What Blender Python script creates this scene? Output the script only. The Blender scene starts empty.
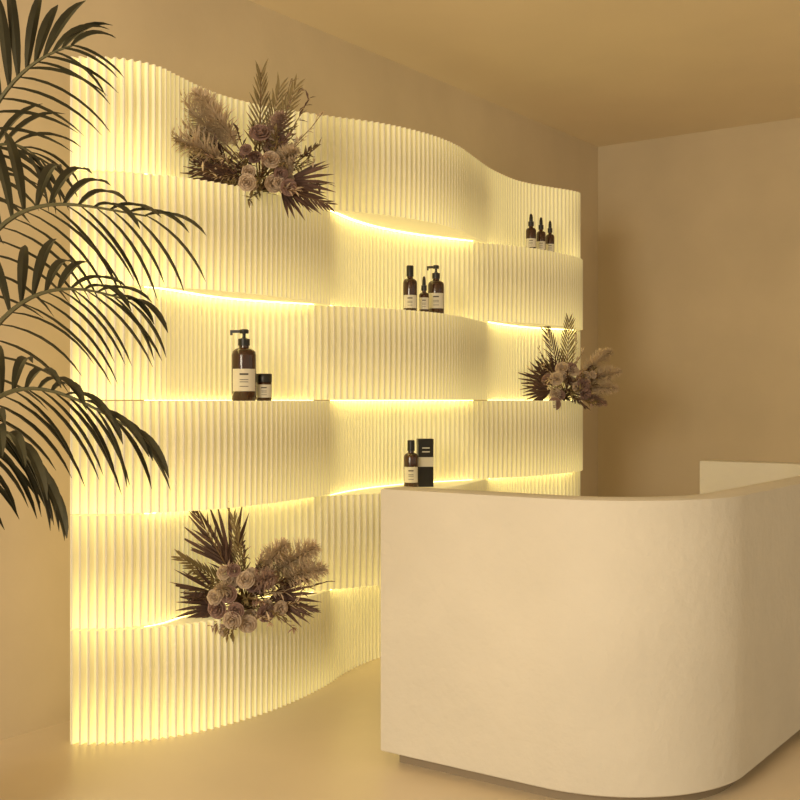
import bpy, math, random
from mathutils import Vector, Matrix
random.seed(7)
sc = bpy.context.scene
sc.view_settings.view_transform = 'Standard'
sc.view_settings.look = 'None'
EYE = 1.35
F = 1111.0
CN, CS = 3.862, -8.04

def cam2w(px, py, d):
    X = (px-400)/F*d
    return Vector((CN+X*.811-d*.584, CS+X*.584+d*.811, EYE-(py-400)/F*d))

def place(px, n):
    # world (x=n, y=s) of the point on plane x=n seen in column px
    k = (px-400)/F
    a = n-CN
    t = (a*.811+k*a*.584)/(k*.811-.584)
    return Vector((n, CS+t, 0))

# ---------------------------------------------------------------- materials
def mat(name, col, rough=.6, emis=None, es=0, noise=0, nscale=4, bump=0, bscale=30, metal=0, coat=0, bdist=.01, tier=None):
    m = bpy.data.materials.new(name); m.use_nodes = True
    nt = m.node_tree; b = nt.nodes['Principled BSDF']
    b.inputs['Base Color'].default_value = (*col, 1)
    b.inputs['Roughness'].default_value = rough
    b.inputs['Metallic'].default_value = metal
    if coat: b.inputs['Coat Weight'].default_value = coat
    if emis:
        b.inputs['Emission Color'].default_value = (*emis, 1)
        b.inputs['Emission Strength'].default_value = es
    tc = nt.nodes.new('ShaderNodeTexCoord')
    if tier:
        # inner light painted in as emission: stronger near the tier edges, at the free end
        # and deep in the niches (attribute "niche")
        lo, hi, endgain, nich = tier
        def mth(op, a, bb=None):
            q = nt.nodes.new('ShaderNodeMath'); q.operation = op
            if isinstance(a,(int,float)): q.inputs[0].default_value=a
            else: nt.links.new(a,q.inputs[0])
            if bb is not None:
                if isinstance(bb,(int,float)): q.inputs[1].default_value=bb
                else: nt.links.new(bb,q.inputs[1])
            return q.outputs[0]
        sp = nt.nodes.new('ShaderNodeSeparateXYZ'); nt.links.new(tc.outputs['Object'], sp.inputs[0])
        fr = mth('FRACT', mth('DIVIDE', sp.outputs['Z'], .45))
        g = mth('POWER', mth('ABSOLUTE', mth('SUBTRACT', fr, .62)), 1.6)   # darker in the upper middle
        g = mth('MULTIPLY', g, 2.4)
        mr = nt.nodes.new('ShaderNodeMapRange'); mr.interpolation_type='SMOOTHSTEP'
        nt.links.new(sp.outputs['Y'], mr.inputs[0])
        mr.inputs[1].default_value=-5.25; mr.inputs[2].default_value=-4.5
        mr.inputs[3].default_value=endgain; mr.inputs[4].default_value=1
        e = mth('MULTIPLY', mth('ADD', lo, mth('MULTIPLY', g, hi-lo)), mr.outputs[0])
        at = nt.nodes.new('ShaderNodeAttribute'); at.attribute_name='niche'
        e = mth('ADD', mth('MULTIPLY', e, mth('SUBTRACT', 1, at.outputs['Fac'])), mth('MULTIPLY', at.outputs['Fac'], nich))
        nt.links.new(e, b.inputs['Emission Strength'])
    if noise:
        n = nt.nodes.new('ShaderNodeTexNoise'); n.inputs['Scale'].default_value = nscale
        n.inputs['Detail'].default_value = 6
        nt.links.new(tc.outputs['Object'], n.inputs['Vector'])
        r = nt.nodes.new('ShaderNodeMapRange')
        r.inputs[1].default_value = .3; r.inputs[2].default_value = .7
        r.inputs[3].default_value = 1-noise; r.inputs[4].default_value = 1+noise
        nt.links.new(n.outputs['Fac'], r.inputs[0])
        mx = nt.nodes.new('ShaderNodeVectorMath'); mx.operation = 'SCALE'
        mx.inputs[0].default_value = col
        nt.links.new(r.outputs[0], mx.inputs['Scale'])
        nt.links.new(mx.outputs[0], b.inputs['Base Color'])
    if bump:
        n = nt.nodes.new('ShaderNodeTexNoise'); n.inputs['Scale'].default_value = bscale
        n.inputs['Detail'].default_value = 7
        nt.links.new(tc.outputs['Object'], n.inputs['Vector'])
        bp = nt.nodes.new('ShaderNodeBump'); bp.inputs['Strength'].default_value = bump
        bp.inputs['Distance'].default_value = bdist
        nt.links.new(n.outputs['Fac'], bp.inputs['Height'])
        nt.links.new(bp.outputs[0], b.inputs['Normal'])
    return m

M_wall = mat('plaster_wall', (.66,.55,.385), .85, noise=.07, nscale=1.3, bump=.3, bscale=8)
M_ceil = mat('plaster_ceiling', (.86,.74,.56), .9, noise=.04, nscale=1)
M_floor = mat('floor_microcement', (.71,.60,.44), .34, noise=.05, nscale=1.5, bump=.04, bscale=10)
M_desk = mat('desk_plaster', (.65,.61,.53), .75, noise=.04, nscale=2.5, bump=.4, bscale=20, bdist=.012)
M_dark = mat('plinth', (.28,.22,.15), .7)
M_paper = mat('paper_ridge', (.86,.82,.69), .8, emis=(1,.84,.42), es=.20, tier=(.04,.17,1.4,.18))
M_glow = mat('paper_valley', (.84,.79,.60), .8, emis=(1,.81,.28), es=.34, tier=(.08,.34,2.2,.28))  # fold valleys: stronger emission painted in, as if lit from inside
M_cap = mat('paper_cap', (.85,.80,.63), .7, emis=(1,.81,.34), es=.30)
M_led = mat('led_strip', (1,.9,.6), .5, emis=(1,.81,.30), es=9)
M_led2 = mat('led_strip_ledge', (1,.9,.6), .5, emis=(1,.81,.30), es=6)
M_leaf = mat('palm_leaf', (.038,.036,.018), .5, noise=.35, nscale=6)
M_stem = mat('palm_stem', (.10,.09,.04), .6)
M_pot = mat('pot_ceramic', (.55,.47,.36), .6, bump=.2, bscale=20)
M_soil = mat('soil', (.05,.03,.02), .95)
M_amber = mat('amber_glass', (.045,.014,.005), .15, coat=.5)
M_black = mat('black_plastic', (.012,.010,.009), .35)
M_label = mat('paper_label', (.72,.68,.58), .7)
M_ink = mat('label_ink', (.08,.07,.06), .7)
M_fan = mat('dried_fan_leaf', (.11,.06,.045), .7, noise=.3, nscale=12)
M_fan2 = mat('dried_olive_leaf', (.24,.18,.08), .7, noise=.3, nscale=12)
M_plume = mat('pampas_plume', (.66,.52,.36), .9, noise=.15, nscale=10)
M_plume2 = mat('pampas_plume_mauve', (.42,.28,.22), .9, noise=.2, nscale=10)
M_rose = mat('rose_petal_cream', (.62,.49,.37), .7)
M_rose2 = mat('rose_petal_mauve', (.34,.215,.18), .7)
M_twig = mat('dried_twig', (.20,.12,.06), .8)

# ---------------------------------------------------------------- mesh builder
class MB:
    def __init__(s): s.v=[]; s.f=[]; s.m=[]; s.mats=[]
    def mi(s, m):
        if m not in s.mats: s.mats.append(m)
        return s.mats.index(m)
    def face(s, idx, m): s.f.append(idx); s.m.append(s.mi(m))
    def add(s, vs, fs, m):
        o=len(s.v); s.v += [Vector(v) for v in vs]
        k=s.mi(m)
        for f in fs: s.f.append([i+o for i in f]); s.m.append(k)
    def box(s, lo, hi, m, M=None):
        x0,y0,z0=lo; x1,y1,z1=hi
        vs=[Vector(p) for p in ((x0,y0,z0),(x1,y0,z0),(x1,y1,z0),(x0,y1,z0),(x0,y0,z1),(x1,y0,z1),(x1,y1,z1),(x0,y1,z1))]
        if M: vs=[M@v for v in vs]
        s.add(vs,[(0,3,2,1),(4,5,6,7),(0,1,5,4),(1,2,6,5),(2,3,7,6),(3,0,4,7)],m)
    def lathe(s, prof, m, seg=24, c=(0,0,0), a0=0, a1=2*math.pi):
        full = abs(a1-a0-2*math.pi)<1e-6
        n = seg if full else seg+1
        vs=[]
        for r,z in prof:
            for i in range(n):
                a=a0+(a1-a0)*i/seg
                vs.append((c[0]+r*math.cos(a), c[1]+r*math.sin(a), c[2]+z))
        fs=[]
        for j in range(len(prof)-1):
            for i in range(seg):
                k=(i+1)%n
                fs.append((j*n+i, j*n+k, (j+1)*n+k, (j+1)*n+i))
        if full:
            if prof[0][0]>1e-5: fs.append(tuple(reversed(range(n))))
            if prof[-1][0]>1e-5: fs.append(tuple((len(prof)-1)*n+i for i in range(n)))
        s.add(vs,fs,m)
    def tube(s, pts, rads, m, seg=6):
        vs=[];fs=[]
        for i,p in enumerate(pts):
            t=(pts[min(i+1,len(pts)-1)]-pts[max(i-1,0)]).normalized()
            a=t.cross(Vector((0,0,1)))
            if a.length<.05: a=t.cross(Vector((1,0,0)))
            a.normalize(); b=t.cross(a)
            for k in range(seg):
                g=2*math.pi*k/seg
                vs.append(p+(a*math.cos(g)+b*math.sin(g))*rads[i])
        for i in range(len(pts)-1):
            for k in range(seg):
                l=(k+1)%seg
                fs.append((i*seg+k,i*seg+l,(i+1)*seg+l,(i+1)*seg+k))
        s.add(vs,fs,m)
    def blade(s, p, d, L, w, droop, m, side=None, n=5, fold=.25):
        # tapered leaf, folded along the midrib, bending down
        d=d.normalized()
        sd = side if side else d.cross(Vector((0,0,1)))
        if sd.length<.05: sd=Vector((1,0,0))
        sd=sd.normalized(); vs=[];fs=[]
        pos=p.copy(); dd=d.copy()
        for i in range(n+1):
            t=i/n
            ww=w*(math.sin(math.pi*min(1,(t*.92+.06)))**.7)*.5
            if i==n: ww=w*.03
            up=sd.cross(dd).normalized()
            vs += [pos-sd*ww+up*ww*fold*2, pos, pos+sd*ww+up*ww*fold*2]
            dd=(dd+Vector((0,0,-droop/n))).normalized()
            sd=(sd-dd*sd.dot(dd)).normalized()
            pos=pos+dd*(L/n)
        for i in range(n):
            a=i*3
            fs += [(a,a+1,a+4,a+3),(a+1,a+2,a+5,a+4)]
        s.add(vs,fs,m)
    def obj(s, name, smooth=False, loc=None, parent=None):
        me=bpy.data.meshes.new(name); me.from_pydata(s.v,[],s.f)
        for m in s.mats: me.materials.append(m)
        me.polygons.foreach_set('material_index', s.m)
        if smooth: me.polygons.foreach_set('use_smooth',[True]*len(s.f))
        me.update()
        if smooth:
            try: me.set_sharp_from_angle(angle=math.radians(40))
            except Exception: pass
        o=bpy.data.objects.new(name, me); sc.collection.objects.link(o)
        if loc: o.location=loc
        if parent: o.parent=parent
        return o

# ---------------------------------------------------------------- room
def slab(name, lo, hi, m):
    b=MB(); b.box(lo,hi,m); return b.obj(name)
slab('floor',(-.2,-11,-.1),(7,.2,0),M_floor)
slab('ceiling',(-.2,-11,3.35),(7,.2,3.45),M_ceil)
slab('wall_left',(-.2,-11,0),(0,.2,3.35),M_wall)
slab('wall_back',(0,0,0),(7,.2,3.35),M_wall)

# ---------------------------------------------------------------- pleated paper shelving
A=[(-5.27,.26),(-5.22,.34),(-5.12,.43),(-4.98,.46),(-4.82,.42),(-4.6,.37),(-4.4,.37),(-4.2,.42),(-3.95,.53),(-3.7,.645),(-3.4,.70),(-3.1,.68),(-2.8,.60),(-2.5,.52),(-2.2,.475),(-2.0,.48),(-1.8,.53),(-1.65,.58),(-1.53,.60),(-1.455,.55),(-1.43,.30)]
B=[(-5.27,.26),(-5.22,.34),(-5.12,.44),(-4.97,.53),(-4.8,.58),(-4.55,.60),(-4.3,.58),(-4.0,.52),(-3.7,.425),(-3.4,.38),(-3.1,.40),(-2.8,.48),(-2.55,.58),(-2.3,.67),(-2.05,.70),(-1.8,.70),(-1.62,.67),(-1.51,.60),(-1.455,.5),(-1.43,.30)]
def catmull(P, sub=16):
    out=[]
    Q=[P[0]]+P+[P[-1]]
    for i in range(1,len(Q)-2):
        p0,p1,p2,p3=[Vector(q) for q in Q[i-1:i+3]]
        for j in range(sub):
            t=j/sub
            out.append(.5*((2*p1)+(p2-p0)*t+(2*p0-5*p1+4*p2-p3)*t*t+(3*p1-p0-3*p2+p3)*t**3))
    out.append(Vector(P[-1])); return out
def resample(path):
    cum=[0]
    for i in range(1,len(path)): cum.append(cum[-1]+(path[i]-path[i-1]).length)
    def at(l):
        l=max(0,min(cum[-1]-1e-6,l))
        lo,hi=0,len(cum)-1
        while hi-lo>1:
            m=(lo+hi)//2
            if cum[m]<=l: lo=m
            else: hi=m
        t=(l-cum[lo])/(cum[lo+1]-cum[lo]+1e-9)
        p=path[lo].lerp(path[lo+1],t)
        tg=(path[lo+1]-path[lo]).normalized()
        return p, Vector((-tg.y,tg.x))
    return at, cum[-1]
ROW=.45; PITCH=.034; AMP=.020
PA=catmull(A); PB=catmull(B)
def nat(path,s):
    for i in range(len(path)-1):
        if path[i].x<=s<=path[i+1].x:
            t=(s-path[i].x)/(path[i+1].x-path[i].x+1e-9)
            return path[i].y*(1-t)+path[i+1].y*t
    return .3
def ribbon(b, path, other, z0, z1):
    at,L=resample(path)
    N=int(L/PITCH); pt=L/N
    prof=[]; kinds=[]; nich=[]
    for i in range(N):
        pc,_=at(i*pt)
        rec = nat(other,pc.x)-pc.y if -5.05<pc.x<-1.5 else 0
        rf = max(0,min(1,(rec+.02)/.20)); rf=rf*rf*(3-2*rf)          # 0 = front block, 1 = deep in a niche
        for fr,off,kind in ((0.0,-AMP,1),(.18,-AMP,1),(.38,-.001,0),(.50,.001,0),(.64,-.001,1)):
            p,nn=at((i+fr)*pt)
            am=(1+.6*max(0,1-(i*pt)/.6))*(1-.6*rf)
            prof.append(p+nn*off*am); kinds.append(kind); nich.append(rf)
    n=len(prof)
    vs=[]
    for z in (z0,z1):
        vs += [Vector((p.y,p.x,z)) for p in prof]
    o=len(b.v); b.v+=vs
    for i in range(n-1):
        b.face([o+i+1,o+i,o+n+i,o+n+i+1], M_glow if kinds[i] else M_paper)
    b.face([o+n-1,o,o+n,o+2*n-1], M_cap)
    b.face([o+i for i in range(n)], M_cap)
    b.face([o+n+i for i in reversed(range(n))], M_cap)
    return nich+nich
shelf=bpy.data.objects.new('pleated_paper_shelving',None); sc.collection.objects.link(shelf)
for k in range(6):
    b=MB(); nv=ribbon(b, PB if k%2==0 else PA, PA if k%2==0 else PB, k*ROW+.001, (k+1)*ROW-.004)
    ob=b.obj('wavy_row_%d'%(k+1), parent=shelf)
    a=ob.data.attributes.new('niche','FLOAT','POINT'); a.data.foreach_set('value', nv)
led=MB()
ss=[-5.1+i*.05 for i in range(int(3.5/.05)+1)]
for k in range(6):
    me_=PB if k%2==0 else PA; ot=PA if k%2==0 else PB
    def strip(z, off, wd, mt):
        run=[]
        for s_ in ss+[99]:
            ok = s_<50 and nat(ot,s_)-nat(me_,s_)>.02
            if ok: run.append(s_)
            elif run:
                if len(run)>3:
                    vs=[];fs=[]
                    for q in run:
                        c=nat(me_,q)+off
                        ww=wd*min(1,(nat(ot,q)-nat(me_,q))/.14)
                        vs+=[(c,q,z),(c+ww,q,z),(c,q,z+.002),(c+ww,q,z+.002)]
                    for i in range(len(run)-1):
                        a=i*4
                        fs+=[(a,a+4,a+5,a+1),(a+2,a+3,a+7,a+6),(a+1,a+5,a+7,a+3),(a,a+2,a+6,a+4)]
                    led.add(vs,fs,mt)
                run=[]
    if k<5: strip((k+1)*ROW-.0025,.003,.016,M_led)    # under the overhang of the row above
    if k>0: strip(k*ROW-.002,.002,.006,M_led2)         # at the back of the ledge
led.obj('led_strips', parent=shelf)

# ---------------------------------------------------------------- reception desk (U plan, rounded outer corners)
def desk():
    R=.52; r=R-.14
    xl=1.39; xr=2.58; yf=-4.73; yb=-2.06; T=.14
    def outline(e):  # e inset
        pts=[]
        pts.append((xl+e,yf+T-e)); pts.append((xl+e,yf+e))
        for i in range(25):
            a=-math.pi/2+i/24*math.pi/2
            pts.append((xr-R+(R-e)*math.cos(a), yf+R+(R-e)*math.sin(a)))
        for i in range(25):
            a=i/24*math.pi/2
            pts.append((xr-R+(R-e)*math.cos(a), yb-R+(R-e)*math.sin(a)))
        xl2=1.66
        pts.append((xl2+e,yb-e)); pts.append((xl2+e,yb-T+e))
        for i in range(25):
            a=math.pi/2-i/24*math.pi/2
            pts.append((xr-R+(r+e)*math.cos(a), yb-R+(r+e)*math.sin(a)))
        for i in range(25):
            a=-i/24*math.pi/2
            pts.append((xr-R+(r+e)*math.cos(a), yf+R+(r+e)*math.sin(a)))
        return pts
    b=MB()
    zs=[(.004,.045),(0,.049),(0,1.013),(.002,1.019),(.008,1.021)]
    rings=[outline(e) for e,z in zs]; n=len(rings[0])
    for (e,z),rg in zip(zs,rings): b.v+=[Vector((x,y,z)) for x,y in rg]
    for j in range(len(zs)-1):
        for i in range(n):
            k=(i+1)%n
            b.face([j*n+i,j*n+k,(j+1)*n+k,(j+1)*n+i],M_desk)
    b.face([i for i in reversed(range(n))],M_desk)
    b.face([(len(zs)-1)*n+i for i in range(n)],M_desk)
    o=len(b.v); rg=outline(.05)
    for z in (0,.045): b.v+=[Vector((x,y,z)) for x,y in rg]
    for i in range(n):
        k=(i+1)%n; b.face([o+i,o+k,o+n+k,o+n+i],M_dark)
    b.box((1.41,yf+T-.01,.72),(2.3,-4.1,.75),M_desk)
    b.obj('reception_desk',smooth=True)
desk()

# ---------------------------------------------------------------- bottles
def adir(p): return math.atan2(CS-p.y, CN-p.x)
def label(b,r,z0,z1,ac,span=1.1):
    b.lathe([(r+.0008,z0),(r+.0008,z1)],M_label,16,a0=ac-span,a1=ac+span)
    for f0,f1 in ((.72,.80),(.5,.53),(.4,.43),(.2,.23)):
        b.lathe([(r+.0016,z0+(z1-z0)*f0),(r+.0016,z0+(z1-z0)*f1)],M_ink,8,a0=ac-.35,a1=ac+.35)
def bottle(name,px,n,z,r,h,kind,lab=(.2,.75)):
    p=place(px,n); ac=adir(p); b=MB()
    sh=h
    body=[(r*.92,0),(r,.006),(r,sh*.86),(r*.93,sh*.93),(r*.7,sh*.98),(r*.42,sh),(r*.40,sh+.012)]
    b.lathe(body,M_amber,28)
    zt=sh+.010
    if kind=='pump':
        b.lathe([(r*.48,zt),(r*.48,zt+.028),(r*.2,zt+.032),(r*.2,zt+.034)],M_black,20)
        b.lathe([(r*.14,zt+.03),(r*.14,zt+.055)],M_black,12)
        b.lathe([(r*.36,zt+.052),(r*.38,zt+.056),(r*.38,zt+.066),(r*.3,zt+.070)],M_black,16)
        g=ac+1.9*(-1)
        M=Matrix.Rotation(g,4,'Z')
        b.box((0,-.006,zt+.055),(r*1.15,.006,zt+.067),M_black,M)
        b.box((r*1.0,-.005,zt+.045),(r*1.15,.005,zt+.060),M_black,M)
    elif kind=='dropper':
        b.lathe([(r*.55,zt),(r*.55,zt+.026),(r*.36,zt+.028),(r*.36,zt+.05),(r*.26,zt+.068),(r*.1,zt+.074),(0.0001,zt+.074)],M_black,20)
    elif kind=='spray':
        b.lathe([(r*.5,zt),(r*.5,zt+.05),(r*.46,zt+.055),(r*.1,zt+.056)],M_black,20)
    label(b,r,sh*lab[0],sh*lab[1],ac)
    b.obj(name,smooth=True,loc=(p.x,p.y,z))
def jar(name,px,n,z,r,h):
    p=place(px,n); b=MB()
    b.lathe([(r*.92,0),(r,.004),(r,h*.66),(r*.9,h*.7)],M_amber,24)
    b.lathe([(r*1.0,h*.68),(r*1.02,h*.70),(r*1.02,h*.98),(r*.97,h)],M_black,24)
    label(b,r,h*.12,h*.6,adir(p))
    b.obj(name,smooth=True,loc=(p.x,p.y,z))
Z1,Z2,Z3,Z4=.4465,1.3465,1.7965,2.2465
bottle('amber_pump_bottle',244,.52,Z2,.053,.228,'pump',(.18,.60))
jar('black_lidded_jar',264,.54,Z2,.034,.118)
bottle('amber_spray_bottle',410,.585,Z3,.036,.175,'spray',(.12,.50))
bottle('amber_dropper_bottle',424,.60,Z3,.026,.110,'dropper')
bottle('amber_pump_bottle',436,.60,Z3,.043,.182,'pump',(.18,.62))
bottle('amber_dropper_bottle',531,.61,Z4,.031,.135,'dropper',(.12,.5))
bottle('amber_dropper_bottle',541,.61,Z4,.028,.130,'dropper',(.12,.5))
bottle('amber_dropper_bottle',550,.61,Z4,.027,.125,'dropper',(.12,.5))
bottle('amber_spray_bottle',411,.54,.8965,.038,.18,'spray',(.15,.6))
p=place(425,.56); b=MB(); M=Matrix.Rotation(adir(p)+.15,4,'Z')
w=.04; h=.25
b.box((-w*.8,-w,0),(w*.8,w,h),M_black,M)
b.box((w*.8,-w*.98,h*.42),(w*.8+.001,w*.98,h*.62),M_label,M)
for q in (.72,.80): b.box((w*.8,-w*.5,h*q),(w*.8+.001,w*.5,h*q+.006),M_label,M)
b.box((-w*.82,-w*1.02,h-.03),(w*.82,w*1.02,h),M_black,M)
b.obj('black_product_carton',loc=(p.x,p.y,.8965))

# ---------------------------------------------------------------- dried flower arrangements
CR=Vector((.811,.584,0)); UP=Vector((0,0,1)); TC=Vector((.584,-.811,0))
def rose(b,c,d,R,m):
    d=d.normalized(); a=d.cross(UP)
    if a.length<.1: a=Vector((1,0,0))
    a.normalize(); e=d.cross(a)
    for ring,(rr,hh,n) in enumerate(((.25,.95,4),(.5,.8,5),(.78,.55,6),(1.0,.25,7))):
        for i in range(n):
            g=2*math.pi*(i+ring*.4)/n
            o=a*math.cos(g)+e*math.sin(g); tg=d.cross(o)
            w=R*rr*math.pi/n*1.35
            b0=c+o*R*rr*.35; b1=c+o*R*rr*.95+d*R*hh*.55; b2=c+o*R*rr*1.1+d*R*hh
            b.add([b0-tg*w*.5,b0+tg*w*.5,b1+tg*w,b1-tg*w,b2+tg*w*.6,b2-tg*w*.6,b2+o*R*.08],
                  [(0,1,2,3),(3,2,4,5),(5,4,6)],m)
def plume(b,p,d,L,m):
    d=d.normalized(); pts=[];dd=d.copy();q=p.copy()
    for i in range(9):
        pts.append(q.copy()); dd=(dd+Vector((0,0,-.05))).normalized(); q=q+dd*L/8
    b.tube(pts,[.003]*9,M_twig,4)
    for i in range(420):
        t=.36+.64*random.random(); k=t*8; j=min(7,int(k)); q=pts[j].lerp(pts[j+1],k-j)
        rv=Vector([random.gauss(0,1) for _ in range(3)]).normalized()
        env=math.sin(math.pi*min(1,(t-.28)/.75))
        b.blade(q, d*1.0+rv*.85, L*.17*(.35+env), .007, .5, m, n=2)
def fan(b,p,d,L,m):
    d=d.normalized(); q=p+d*L*.3
    b.tube([p,q],[.004,.003],M_twig,5)
    ax=(TC+Vector([random.uniform(-.6,.6) for _ in range(3)])).normalized()
    sd=d.cross(ax).normalized(); n=10
    for i in range(n):
        a=(i/(n-1)-.5)*1.35
        v=d*math.cos(a)+sd*math.sin(a)+ax*random.uniform(-.15,.15)
        b.blade(q+d*L*.02*random.random(),v,L*.7*(.62+.38*math.cos(a*1.6))*random.uniform(.9,1.05),.017,.15,m,side=v.cross(ax),n=3)
def twig(b,p,d,L):
    m=random.choice([M_fan2,M_plume,M_plume2,M_fan])
    pts=[p];q=p.copy();dd=d.normalized()
    for i in range(5):
        dd=(dd+Vector([random.uniform(-.15,.15) for _ in range(3)])).normalized(); q=q+dd*L/5; pts.append(q.copy())
    b.tube(pts,[.0028]*3+[.002]*3,M_twig,4)
    for i in range(22):
        j=random.randint(1,4); q=pts[j].lerp(pts[j+1],random.random())
        rv=(dd+Vector([random.uniform(-1,1) for _ in range(3)])).normalized()
        b.blade(q,rv,random.uniform(.025,.05),.012,.2,m,n=2)
def frondlet(b,p,d,L,m):
    d=d.normalized(); ax=(TC+Vector([random.uniform(-.5,.5) for _ in range(3)])).normalized()
    sd=d.cross(ax).normalized()
    b.tube([p,p+d*L],[.0035,.0015],M_twig,4)
    for i in range(13):
        t=.25+.75*i/12
        for sg in (1,-1):
            v=d*.9+sd*sg*(.62-.35*t)+ax*random.uniform(-.2,.2)
            b.blade(p+d*L*t,v,L*(.33-.14*t)*random.uniform(.85,1.1),.010,.2,m,side=v.cross(ax),n=3)
def bouquet(name,px,n,z,S,spec):
    p=place(px,n); b=MB()
    for i in range(70):
        rv=Vector((random.gauss(0,1),random.gauss(0,1),abs(random.gauss(0,1)))).normalized()
        b.blade(Vector((0,0,.004)),rv,.10*S*random.uniform(.6,1.1),.018,.25,random.choice([M_fan,M_fan2,M_twig]),n=3)
    h=Vector((.02,0,.05))*S
    for kind,x,y,t,L in spec:
        d=CR*x+UP*y+TC*t
        o=h+d.normalized()*.02
        if kind=='f': fan(b,o,d,L*S,M_fan)
        elif kind=='g': frondlet(b,o,d,L*S,M_fan2)
        elif kind=='d': frondlet(b,o,d,L*S,M_fan)
        elif kind=='p': plume(b,o,d,L*S,M_plume)
        elif kind=='q': plume(b,o,d,L*S,M_plume2)
        elif kind=='t': twig(b,o,d,L*S)
        elif kind=='r': rose(b,h+d.normalized()*L*S,d+TC*.5,.031*S*random.uniform(.7,1.25),random.choice([M_rose,M_rose,M_rose2]))
    b.obj(name,loc=(p.x,p.y,z))
def roses(cx,cy,sp,n):
    return [('r',cx+random.uniform(-sp,sp),cy+random.uniform(-sp,sp)*.8,random.uniform(.5,.9),random.uniform(.12,.23)) for _ in range(n)]
def twigs(n,L,lo=-.5,hi=1.0):
    return [('t',random.uniform(-1,1),random.uniform(lo,hi),random.uniform(.1,.8),random.uniform(.7,1)*L) for _ in range(n)]
random.seed(3)
bouquet('dried_flower_arrangement',256,.52,Z4,1.05,
 [('p',-1,.80,.45,.48),('p',-.8,1,.4,.48),('p',-.95,.62,.7,.42),('p',-.55,1,.5,.42),('f',-1,.38,.4,.48),('d',-1,.18,.5,.50),('f',-1,.0,.7,.34),('f',-.8,-.15,.8,.28),
  ('f',1,-.1,.5,.36),('f',.9,-.4,.6,.34),('d',.8,-.35,.6,.36),('g',.05,1,.3,.40),('g',.4,.9,.3,.38),('g',.25,1,.2,.36),('t',.75,.55,.4,.38),('t',.2,1,.2,.42),('t',.4,1,.2,.40),('t',0,1,.2,.42),('t',.6,1,.3,.38),('q',.3,.8,.5,.30),('p',.6,.5,.7,.26)]
  +roses(.25,.35,.75,20)+twigs(34,.3,-.3))
bouquet('dried_flower_arrangement',243,.54,Z1,.98,
 [('d',-.5,1,.3,.46),('f',-.4,1,.2,.46),('p',.75,.85,.4,.42),('p',.95,.7,.45,.40),('p',.5,.95,.5,.36),('g',-.1,1,.3,.36),('f',-1,.35,.5,.38),('f',-.9,-.1,.6,.32),('f',1,.2,.5,.36),
  ('t',.9,-.1,.6,.34),('g',-.7,.6,.5,.34),('t',1,.45,.3,.36),('q',.4,.6,.7,.30),('d',1,0,.6,.32),('p',-.3,.5,.8,.24)]
  +roses(.1,.25,.75,20)+twigs(34,.3,-.3))
bouquet('dried_flower_arrangement',563,.64,Z2,1.0,
 [('d',-.35,1,.3,.42),('g',.0,1,.3,.42),('f',-1,.5,.4,.34),('f',-1,.05,.5,.30),('p',.9,.6,.4,.34),('p',.95,.3,.5,.31),('p',.6,.8,.3,.36),('t',.35,1,.3,.34),('q',.8,-.05,.6,.26),('d',.3,-.3,.7,.22),('f',-.7,.8,.4,.30),('t',-.8,.9,.4,.32)]
  +roses(.05,.2,.75,18)+twigs(28,.28,-.2))

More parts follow.
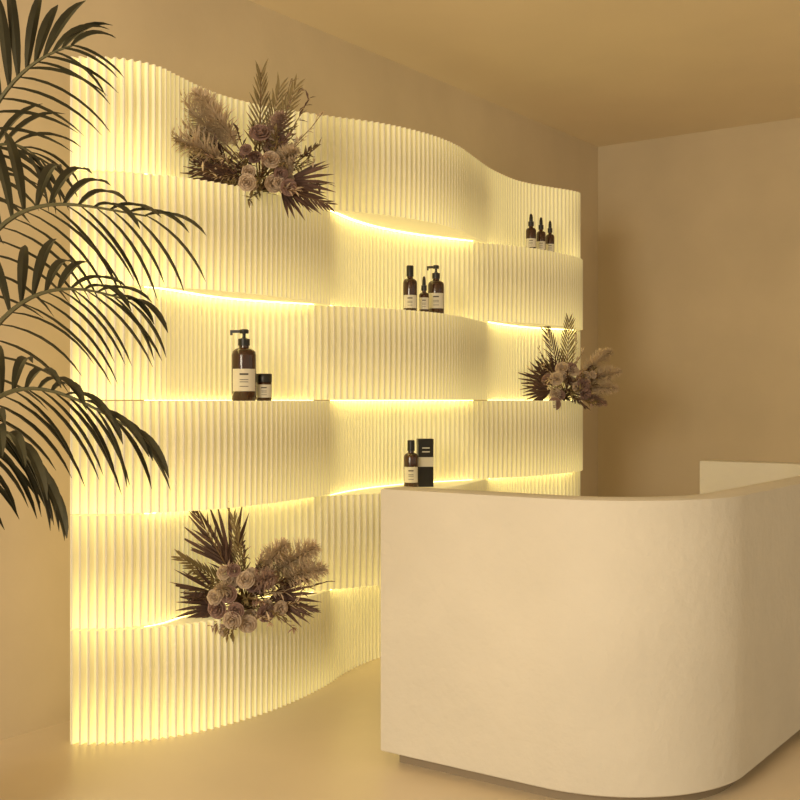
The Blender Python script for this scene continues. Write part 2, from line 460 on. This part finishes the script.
# ---------------------------------------------------------------- potted palm
def bez(P,n):
    out=[]
    for i in range(n+1):
        t=i/n; Q=[v.copy() for v in P]
        while len(Q)>1: Q=[Q[j].lerp(Q[j+1],t) for j in range(len(Q)-1)]
        out.append(Q[0])
    return out
base=cam2w(-95,400,3.3); base.z=0
pl=MB()
pl.lathe([(.13,0),(.15,.01),(.20,.36),(.205,.38),(.185,.38),(.18,.33)],M_pot,32)
pl.lathe([(.18,.33),(.0001,.34)],M_soil,32)
random.seed(11)
def frond(cps, nleaf, LL, drp=.7, t0=.3, spread=1.0):
    P=[Vector((random.uniform(-.04,.04),random.uniform(-.04,.04),.33))]+[cam2w(*c)-base for c in cps]
    pts=bez(P,28)
    pl.tube(pts,[.011*(1-i/30)+.002 for i in range(29)],M_stem,6)
    for i in range(nleaf):
        t=t0+(1-t0)*i/(nleaf-1); k=t*28; j=min(27,int(k)); q=pts[j].lerp(pts[j+1],k-j)
        T=(pts[min(28,j+1)]-pts[max(0,j-1)]).normalized()
        hz=T.cross(UP).normalized(); u2=hz.cross(T).normalized()
        for sgn in (1,-1):
            S=(hz*sgn*.55+u2*(.75 if sgn>0 else -.75)).normalized()
            ang=math.radians(62-38*((t-t0)/(1-t0)))*spread
            d=T*math.cos(ang)+S*math.sin(ang)+Vector([random.uniform(-.1,.1) for _ in range(3)])
            L=LL*(.55+.45*math.sin(math.pi*min(1,(t-t0)/(1-t0)*.75+.2)))*random.uniform(.85,1.1)
            pl.blade(q,d,L,.029,drp*random.uniform(.8,1.3),M_leaf,n=7)
frond([(-90,200,3.3),(-20,100,3.2),(20,60,3.1),(72,46,3.05)],14,.30,.8,.42)
frond([(-80,330,3.3),(-30,160,3.2),(40,200,3.0),(146,216,2.9)],15,.35,.9,.42)
frond([(-80,420,3.3),(-20,270,3.2),(50,275,3.1),(126,300,3.0)],14,.32,.9,.42)
frond([(-80,470,3.2),(-30,340,3.0),(40,375,2.9),(126,426,2.8)],14,.32,1.0,.42)
frond([(-80,520,3.1),(-50,380,2.9),(-5,400,2.8),(44,480,2.7)],13,.29,1.0,.42)
frond([(-90,330,3.4),(-60,130,3.5),(0,120,3.5),(40,160,3.5)],11,.28,1.0,.5)
frond([(-130,300,3.3),(-220,100,3.2),(-330,100,3.1),(-420,200,3.0)],14,.30,.8,.4)
frond([(-130,400,3.1),(-200,200,2.9),(-260,230,2.7),(-330,330,2.6)],14,.30,.8,.4)
pl.obj('potted_palm',smooth=True,loc=(base.x,base.y,0))

# ---------------------------------------------------------------- light
w=bpy.data.worlds.new('world'); sc.world=w; w.use_nodes=True
bg=w.node_tree.nodes['Background']; bg.inputs[0].default_value=(1,.85,.60,1); bg.inputs[1].default_value=.68
def area(name,loc,target,size,power,col):
    l=bpy.data.lights.new(name,'AREA'); l.size=size; l.energy=power; l.color=col
    o=bpy.data.objects.new(name,l); o.location=loc
    o.rotation_euler=(Vector(target)-Vector(loc)).to_track_quat('-Z','Y').to_euler()
    sc.collection.objects.link(o)
area('fill_light_behind_camera',(2.6,-10.8,2.3),(2.4,-3.0,1.7),1.9,195,(1,.87,.66))  # added soft fill from behind the camera, no window modelled there

cam=bpy.data.cameras.new('camera'); cam.lens=50; cam.sensor_width=36
co=bpy.data.objects.new('camera',cam); co.location=(CN,CS,EYE)
co.rotation_euler=(math.radians(90),0,math.atan2(.584,.811))
sc.collection.objects.link(co); sc.camera=co
